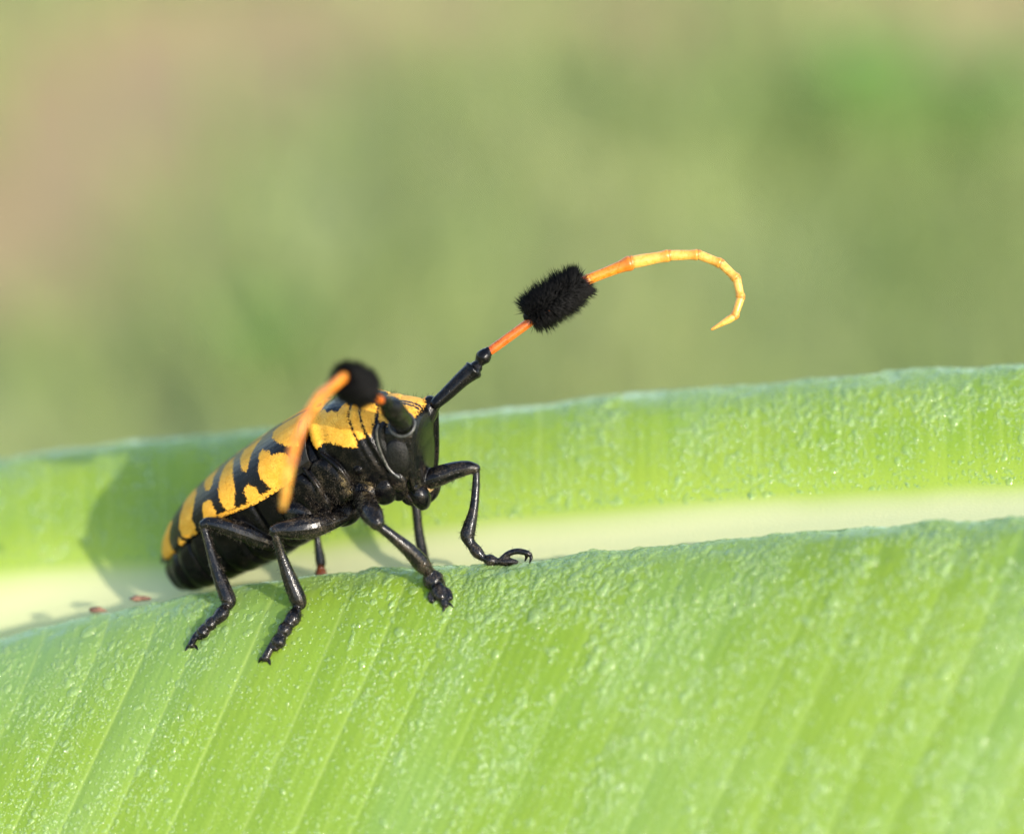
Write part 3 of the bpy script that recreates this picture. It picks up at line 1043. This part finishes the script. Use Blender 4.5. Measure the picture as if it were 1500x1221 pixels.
# right front leg, its thigh pointing at the viewer
pieces += [limb([(527, 722, .02, 14), (536, 738, -.12, 15.5), (545, 753, -.28, 16.5), (552, 765, -.36, 12)]),
           limb([(553, 768, -.36, 7.5), (575, 785, -.32, 8.5), (600, 806, -.26, 11), (617, 825, -.20, 13), (626, 835, -.16, 10)])]
f3 = [limb([(627, 836, -.15, 8), (634, 848, -.13, 16), (641, 857, -.12, 12)]), limb([(638, 855, 8), (643, 866, 13), (646, 873, 9)], ground=True),
      limb([(639, 861, 5), (633, 872, 7), (633, 879, 5)], ground=True), limb([(648, 861, 5), (655, 868, 7), (659, 875, 5)], ground=True),
      limb([(646, 866, 5), (650, 878, 7.5), (652, 885, 6)], ground=True)]
# left front leg
pieces += [limb([(606, 706, .12, 14), (624, 703, .10, 15), (642, 697, .09, 15.5), (665, 689, .09, 13.5), (685, 685, .09, 11), (696, 686, .09, 8)]),
           limb([(698, 688, .09, 5), (697, 715, .09, 6), (694, 745, .08, 7), (688, 770, .07, 10), (685, 784, .07, 11), (688, 794, .06, 8)]),
           limb([(689, 795, .06, 7), (699, 808, .05, 9), (707, 816, .04, 6)]), limb([(709, 817, .04, 5), (718, 820, .03, 9), (727, 822, .02, 6)]),
           limb([(727, 822, .02, 5), (742, 822, .01, 7), (755, 823, 0, 4)], flat=.7), limb([(734, 819, .01, 4), (744, 811, .0, 4.5), (757, 807, -.01, 4.5), (770, 809, -.02, 4.5), (776, 812, -.02, 4)])]
# left middle and hind legs, on the far side
pieces += [limb([(560, 712, .30, 12), (585, 716, .42, 12), (604, 724, .52, 9)]), limb([(605, 725, .52, 6), (610, 745, .53, 7), (613, 775, .55, 7), (618, 805, .57, 8), (621, 822, .58, 8)]),
           limb([(621, 824, .58, 7), (628, 838, .60, 9), (640, 846, .60, 6)]),
           limb([(425, 775, .50, 12), (448, 768, .58, 12), (462, 776, .63, 8)]), limb([(463, 778, .63, 5), (466, 798, .64, 5.5), (469, 818, .65, 7.5), (470, 826, .65, 7)]),
           limb([(470, 829, .65, 5), (470, 838, .65, 8.5), (470, 846, .65, 9), (469, 852, .66, 6)])]
pieces += f1 + f2 + f3
Vb, Fb = merge(pieces)
tmp = bpy.data.objects.new('body_union', mesh_from('body_union', Vb, Fb))
COL.objects.link(tmp)
md = tmp.modifiers.new('skin', 'REMESH')
md.mode = 'VOXEL'
md.voxel_size = 0.0052
md.use_smooth_shade = True
ms = tmp.modifiers.new('soften', 'SMOOTH')
ms.factor = 0.45
ms.iterations = 1
dg = bpy.context.evaluated_depsgraph_get()
dg.update()
body_me = bpy.data.meshes.new_from_object(tmp.evaluated_get(dg))
body_me.name = 'body'
old = tmp.data
bpy.data.objects.remove(tmp)
bpy.data.meshes.remove(old)
nb = len(body_me.vertices)
co = np.empty(nb * 3, np.float32)
body_me.vertices.foreach_get('co', co)
co = co.reshape(-1, 3).astype(float)
ba, by, bd = to_body(co)
ay = np.abs(by)
# golden bands on the pronotum and behind the eye
pron = poly_dist([(.03, -.20), (.045, -.232), (.10, -.225), (.164, -.230), (.22, -.262), (.276, -.300), (.33, -.325), (.375, -.345), (.385, -.30), (.45, -.315), (.456, -.26), (.458, .1), (.03, .1)], ba, bd)
cheek = poly_dist([(.472, .1), (.474, -.28), (.495, -.325), (.53, -.27), (.565, -.20), (.585, -.14), (.58, .1)], ba, bd)
stripe = 0.15 + 0.03 * np.sin(ba * 31) + 0.02 * np.sin(ba * 67 + 1) - ay
groove = np.minimum(.006 - np.abs(ba - .392 - .01 * np.sin(by * 20)), ay - .1)
stripe = np.minimum(stripe, np.minimum(ba - .135, .415 - ba))
spot = 0.030 - np.hypot(ba - .07, (by - .02) * 0.7)
yl = np.minimum(pron, -stripe)
yl = np.minimum(yl, -spot)
yl = np.minimum(yl, -groove)
yl = np.maximum(yl, np.minimum(cheek, ay - .12))
vert = np.minimum.reduce([bd + .37, ba - .58, .80 - ba, .24 - ay, np.abs(ay - .02) - .012])
yl = np.maximum(yl, vert)
yl = np.where(ba < -0.02, -1, yl)
limbs = (bd < -.93) | (ay > .43)
dust = np.clip(0.22 + 0.30 * limbs + 0.9 * np.exp(-((ba + .05) / .28) ** 2 - ((bd + .62) / .2) ** 2) + 0.5 * (ba > .4) * (bd < -.72), 0, 1.3)
dust = dust * 0.8 + 1.6 * np.exp(-((ba - .28) / .05) ** 2 - ((bd + .63) / .06) ** 2) + 1.5 * np.exp(-((ba - .135) / .022) ** 2 - ((bd + .56) / .10) ** 2) + 0.6 * np.exp(-((ba - .02) / .07) ** 2 - ((bd + .42) / .10) ** 2)
dust = np.where((ba < -.45) & ~limbs, 0.10, dust)
bx_, by_, bdep = project(co)
brown = smooth(824, 834, by_) * (np.abs(bx_ - 470) < 16) * (bdep > .5) * 0.9
gloss = np.clip(1.0 * limbs + 0.45 * smooth(.45, .6, ba), 0, 1)
for k, a in (('gloss', gloss), ('yellow', yl), ('dust', dust), ('brown', brown)):
    at = body_me.attributes.new(k, 'FLOAT', 'POINT')
    at.data.foreach_set('value', a.astype(np.float32))
body_me.materials.clear()
body_me.materials.append(M_body)
body = obj('body', body_me, beetle)
nrm = np.empty(nb * 3, np.float32)
body_me.vertices.foreach_get('normal', nrm)
nrm = nrm.reshape(-1, 3).astype(float)

jet_attrs = lambda n, d=.4: {'dust': np.full(n, d), 'brown': np.zeros(n), 'yellow': np.full(n, -1.0)}


def part(name, geo, mat, parent, **kw):
    V, f = geo
    return obj(name, mesh_from(name, V, f, mat, attrs=jet_attrs(len(V))), parent, **kw)


# eyes, rims, mandibles, labrum
for s in (1, -1):
    bv = lambda q: q[0] * BF + q[1] * s * BR + q[2] * BD
    lobe = super_ell(B(.578, .258 * s, -.552), [bv((.066, .0, .124)), bv((.0, .054, .01)), bv((.080, -.012, -.040))], 2.4)
    upper = tube([B(.525, .275 * s, -.50), B(.535, .278 * s, -.40), B(.575, .270 * s, -.32), B(.605, .250 * s, -.29)], [.034, .034, .030, .020], 12, 6)
    part('compound_eye', merge([lobe, upper]), M_eye, beetle)
    part('eye_rim', tube([B(.585, .280 * s, -.275), B(.55, .295 * s, -.315), B(.515, .305 * s, -.40), B(.49, .305 * s, -.52), B(.485, .298 * s, -.62), B(.51, .29 * s, -.69)],
                         [.008, .012, .013, .012, .013, .012], 10, 7), M_rim, beetle)
    part('mandible', tube([B(.465, .11 * s, -.86), B(.485, .118 * s, -.93), B(.46, .085 * s, -.995), B(.415, .012 * s, -1.035)], [.078, .080, .060, .018], 16, 6), M_jet, beetle)
part('labrum', super_ell(B(.505, 0, -.895), [.025 * BF + .04 * BD, .12 * BR, .065 * BF - .04 * BD], 2.6), M_labrum, beetle)


# pale collar round the root of the near antenna
ax_ = P(579, 604, -.58) - B(.69, .17, -.405)
ax_ /= np.linalg.norm(ax_)
u_ = np.cross(ax_, BF)
u_ /= np.linalg.norm(u_)
w_ = np.cross(ax_, u_)
part('antenna_socket', tube([P(589, 621, -.37) + .092 * (math.cos(q) * u_ + math.sin(q) * w_) for q in np.linspace(0, 2 * math.pi, 25)], [.011] * 25, 8, 2), M_rim, beetle)


# claws: two on each foot that shows
def claw(pts, ground=True, dd=0.0):
    g = limb(pts, ground=ground, n=8, sub=4)
    part('claw', g, M_jet, beetle)


for a in ([(280, 943, 3.6), (275, 947, 2.6), (272, 952, 1)], [(281, 944, 3.6), (286, 946, 2.6), (290, 951, 1)],
          [(388, 962, 4), (382, 965, 2.8), (379, 970, 1)], [(390, 963, 4), (394, 968, 2.8), (396, 973, 1)],
          [(652, 884, 3.6), (651, 889, 2.6), (649, 895, 1)], [(654, 883, 3.6), (659, 885, 2.6), (664, 889, 1)]):
    claw(a)
for a in ([(775, 811, -.02, 3.6), (778, 816, -.03, 2.8), (776, 824, -.04, 1)], [(771, 811, -.02, 3.2), (771, 816, -.01, 2.4), (769, 821, .0, 1)]):
    claw(a, False)


# --- hair: bristles on the back of head and pronotum, short down on legs and flanks
def spikes(base, dirs, length, rad, curve=0.25, nseg=2):
    n = len(base)
    dirs = dirs / np.linalg.norm(dirs, axis=1)[:, None]
    ref = np.where(np.abs(dirs[:, :1]) < 0.8, np.array([[1.0, 0, 0]]), np.array([[0, 1.0, 0]]))
    u = np.cross(dirs, ref)
    u /= np.linalg.norm(u, axis=1)[:, None]
    w = np.cross(dirs, u)
    bend = rng.normal(0, curve, (n, 1)) * u + rng.normal(0, curve, (n, 1)) * w
    rings = []
    for k in range(nseg):
        t = k / nseg
        c = base + dirs * (length * t)[:, None] + bend * (length * t * t)[:, None]
        for j in range(3):
            a = 2 * math.pi * j / 3
            rings.append(c + (math.cos(a) * u + math.sin(a) * w) * (rad * (1 - 0.45 * t))[:, None])
    rings.append(base + dirs * length[:, None] + bend * length[:, None])
    V = np.stack(rings, 1)
    m = V.shape[1]
    f = []
    for k in range(nseg - 1):
        for j in range(3):
            f.append((3 * k + j, 3 * k + (j + 1) % 3, 3 * k + 3 + (j + 1) % 3, 3 * k + 3 + j))
    q = np.asarray(f, int).reshape(-1, 4)
    b = 3 * (nseg - 1)
    t = np.array([(b + j, b + (j + 1) % 3, m - 1) for j in range(3)])
    o = np.arange(n)[:, None, None] * m
    return V.reshape(-1, 3), [(q[None] + o).reshape(-1, 4), (t[None] + o).reshape(-1, 3)]


cand = np.where((ba > .02) & (ba < .85) & (bd > -.40) & (nrm @ BD > .2))[0]
i = rng.choice(cand, 230)
hv = spikes(co[i], nrm[i] + 0.25 * BF + rng.normal(0, .25, (len(i), 3)), rng.uniform(.025, .06, len(i)), np.full(len(i), .0011))
obj('bristles', mesh_from('bristles', *hv, M_fur), beetle, kind='stuff')
cand = np.where(limbs)[0]
i = rng.choice(cand, 900)
hv = spikes(co[i], nrm[i] - 0.5 * BD + rng.normal(0, .25, (len(i), 3)), rng.uniform(.012, .038, len(i)), np.full(len(i), .0013))
obj('leg_bristles', mesh_from('leg_bristles', *hv, M_fur), beetle, kind='stuff')
cand = np.where(((dust > .6) | limbs) & (yl < -.01))[0]
i = rng.choice(cand, 4500)
hv = spikes(co[i], nrm[i] * .55 - 0.5 * BD - 0.25 * BF + rng.normal(0, .3, (len(i), 3)), rng.uniform(.012, .030, len(i)), np.full(len(i), .0014), nseg=1)
obj('down', mesh_from('down', *hv, M_hairpale), beetle, kind='stuff')


# --- antennae
def seg_tube(p0, p1, r0, r1, bulge=1.0, flare=1.22):
    p0, p1 = np.asarray(p0), np.asarray(p1)
    k = [0, .06, .3, .72, .93, 1.0]
    rr = [r0 * .86, r0, r0 * bulge, (r0 + 2 * r1) / 3, r1 * flare, r1 * flare * .8]
    return tube([p0 + (p1 - p0) * a for a in k], rr, 14, 4)


def tuft(p0, p1, core, n, lmin, lmax, root):
    p0, p1 = np.asarray(p0), np.asarray(p1)
    ax = (p1 - p0) / np.linalg.norm(p1 - p0)
    ref = np.cross(ax, [0.3, 0.2, 0.9])
    ref /= np.linalg.norm(ref)
    r2 = np.cross(ax, ref)
    m = 750                                        # hairs stand in small locks
    ct, ca = rng.random(m), rng.uniform(0, 2 * math.pi, m)
    cl, cd = rng.uniform(0.80, 1.10, m), rng.normal(0, .17, (m, 3))
    k = rng.integers(0, m, n)
    t = np.clip(ct[k] + rng.normal(0, .030, n), 0, 1)
    a = ca[k] + rng.normal(0, .16, n)
    rad = (np.cos(a)[:, None] * ref + np.sin(a)[:, None] * r2)
    env = np.clip(np.sin(np.pi * (0.14 + 0.74 * t)), 0, 1) ** 0.55
    L = rng.uniform(lmin, lmax, n) * (0.50 + 0.52 * env) * cl[k]
    base = p0 + (p1 - p0) * t[:, None] + rad * core * .8
    crad = (np.cos(ca)[:, None] * ref + np.sin(ca)[:, None] * r2)[k]
    d = rad * 0.4 + crad * 0.6 + ax * (-0.10 + 0.95 * t)[:, None] + cd[k] + rng.normal(0, .07, (n, 3))
    hv = spikes(base, d, L, np.full(n, .0040), .10, 2)
    sl = tube([p0, p0 + (p1 - p0) * .5, p1], [core * 1.25, core * 1.5, core * 1.25], 12, 4)
    obj('hair_tuft', mesh_from('hair_tuft', *merge([hv, sl]), M_fur), root, kind='stuff')


def antenna(base_geo, chain, tuft_span, label, core=.04, nh=9500, far=False):
    V, f = merge(base_geo)
    root = obj('antenna', mesh_from('antenna', V, f, M_jet, attrs=jet_attrs(len(V))), beetle, label=label)
    for i, (p0, p1, r0, r1) in enumerate(chain):
        V, f = seg_tube(p0, p1, r0, r1)
        u_ = ((V - np.asarray(p0)) @ (np.asarray(p1) - np.asarray(p0))) / max(float(np.sum((np.asarray(p1) - np.asarray(p0)) ** 2)), 1e-9)
        obj('antenna_segment', mesh_from('antenna_segment', V, f, M_orange if i < 1 else (M_tangerine if i < (5 if far else 2) else M_amber), attrs={'along': u_}), root)
        if i > 0:
            p0 = np.asarray(p0)
            d = (np.asarray(p1) - p0) / np.linalg.norm(np.asarray(p1) - p0)
            V, f = tube([p0 - d * .012, p0, p0 + d * .012], [r0 * 1.02, r0 * 1.12, r0 * .98], 12, 3)
            obj('joint', mesh_from('joint', V, f, M_joint), root)
    tuft(*tuft_span, core, nh, .10 if not far else .085, .185 if not far else .155, root)


K = 1 / 198.4
sL = B(.795, -.168, -.405)
dL = float(project(sL[None])[2][0])
pl = lambda x, y, dd=0.0: P(x, y, dL * .3 + dd)
baseL = [tube([sL, P(632, 597, dL * .8), P(638, 591, dL * .6)], [.055, .048, .044], 14, 5),
         tube([pl(638, 591), pl(655, 576), pl(676, 556), pl(688, 546), pl(694, 541), pl(697, 538)], [9 * K, 10.5 * K, 12 * K, 13.5 * K, 15 * K, 10 * K], 18, 5),
         tube([pl(697, 538), pl(702, 531), pl(707, 524), pl(712, 518), pl(715, 515)], [7 * K, 7.5 * K, 11.5 * K, 10 * K, 7.5 * K], 14, 5)]
ptsL = [(715, 516, 8.3), (862, 409, 9.5), (926, 384, 11.5), (981, 374, 9.5), (1023, 373, 8.5), (1056, 386, 8), (1079, 408, 7.6), (1085, 436, 7.2), (1076, 463, 6.4), (1043, 482, 2.2)]
mid = [pl(x, y, -.02 * i) for i, (x, y, _) in enumerate(ptsL)]
chainL = [(mid[i], mid[i + 1], ptsL[i][2] * K * .82, ptsL[i + 1][2] * K * .82) for i in range(9)]
antenna(baseL, chainL, (pl(776, 463), pl(848, 415)), 'left antenna, stretched up to the right')

sR = B(.69, .17, -.405)
pr = lambda x, y, d: P(x, y, d)
baseR = [tube([sR, P(594, 622, -.33), P(590, 617, -.40)], [.075, .072, .066], 16, 5),
         tube([P(591, 620, -.38), P(586, 613, -.47), P(579, 604, -.58), P(573, 597, -.67), P(569, 594, -.72)], [.070, .082, .084, .086, .062], 20, 5),
         tube([P(569, 593, -.72), P(564, 589, -.79), P(559, 586, -.86)], [.040, .058, .042], 14, 5)]
ptsR = [(558, 586, -.89, 8.6), (502, 553, -1.42, 9.4), (468, 581, -1.66, 9.6), (447, 613, -1.80, 9.0), (433, 646, -1.84, 8.6), (425, 677, -1.82, 8.4), (420, 704, -1.76, 7.8), (417, 727, -1.68, 6.8), (414, 744, -1.60, 4)]
mid = [P(x, y, d) for x, y, d, _ in ptsR]
chainR = [(mid[i], mid[i + 1], ptsR[i][3] * K * .74, ptsR[i + 1][3] * K * .74) for i in range(8)]
q0, q1 = np.array(mid[0]), np.array(mid[1])
antenna(baseR, chainR, (q0 + (q1 - q0) * .42, q0 + (q1 - q0) * .93), 'right antenna, swept back along the body towards the viewer', far=True)

# ------------------------------------------------------------------ two reddish crumbs lying on the leaf edge
for k, (px, py, w, lab) in enumerate(((143, 893, 15, 'reddish crumb on the front leaf edge, left of the beetle'), (203, 876, 16, 'reddish crumb on the leaf edge nearest the beetle tail'))):
    d = leaf_depth(px, py + 8) + .06
    V, f = super_ell(P(px, py, d), [cr * w * K, cu * 4.5 * K, cf * 6 * K], 2.0, 12, 18)
    c = V.mean(0)
    V = c + (V - c) * (0.45 + 1.1 * fnoise(V[:, 0] * 22 + 9 * k, V[:, 2] * 40 + V[:, 1] * 19, 3))[:, None]
    obj('plant_crumb', mesh_from('plant_crumb', V, f, M_crumb), label=lab, category='crumb', group='reddish crumbs on the leaf')
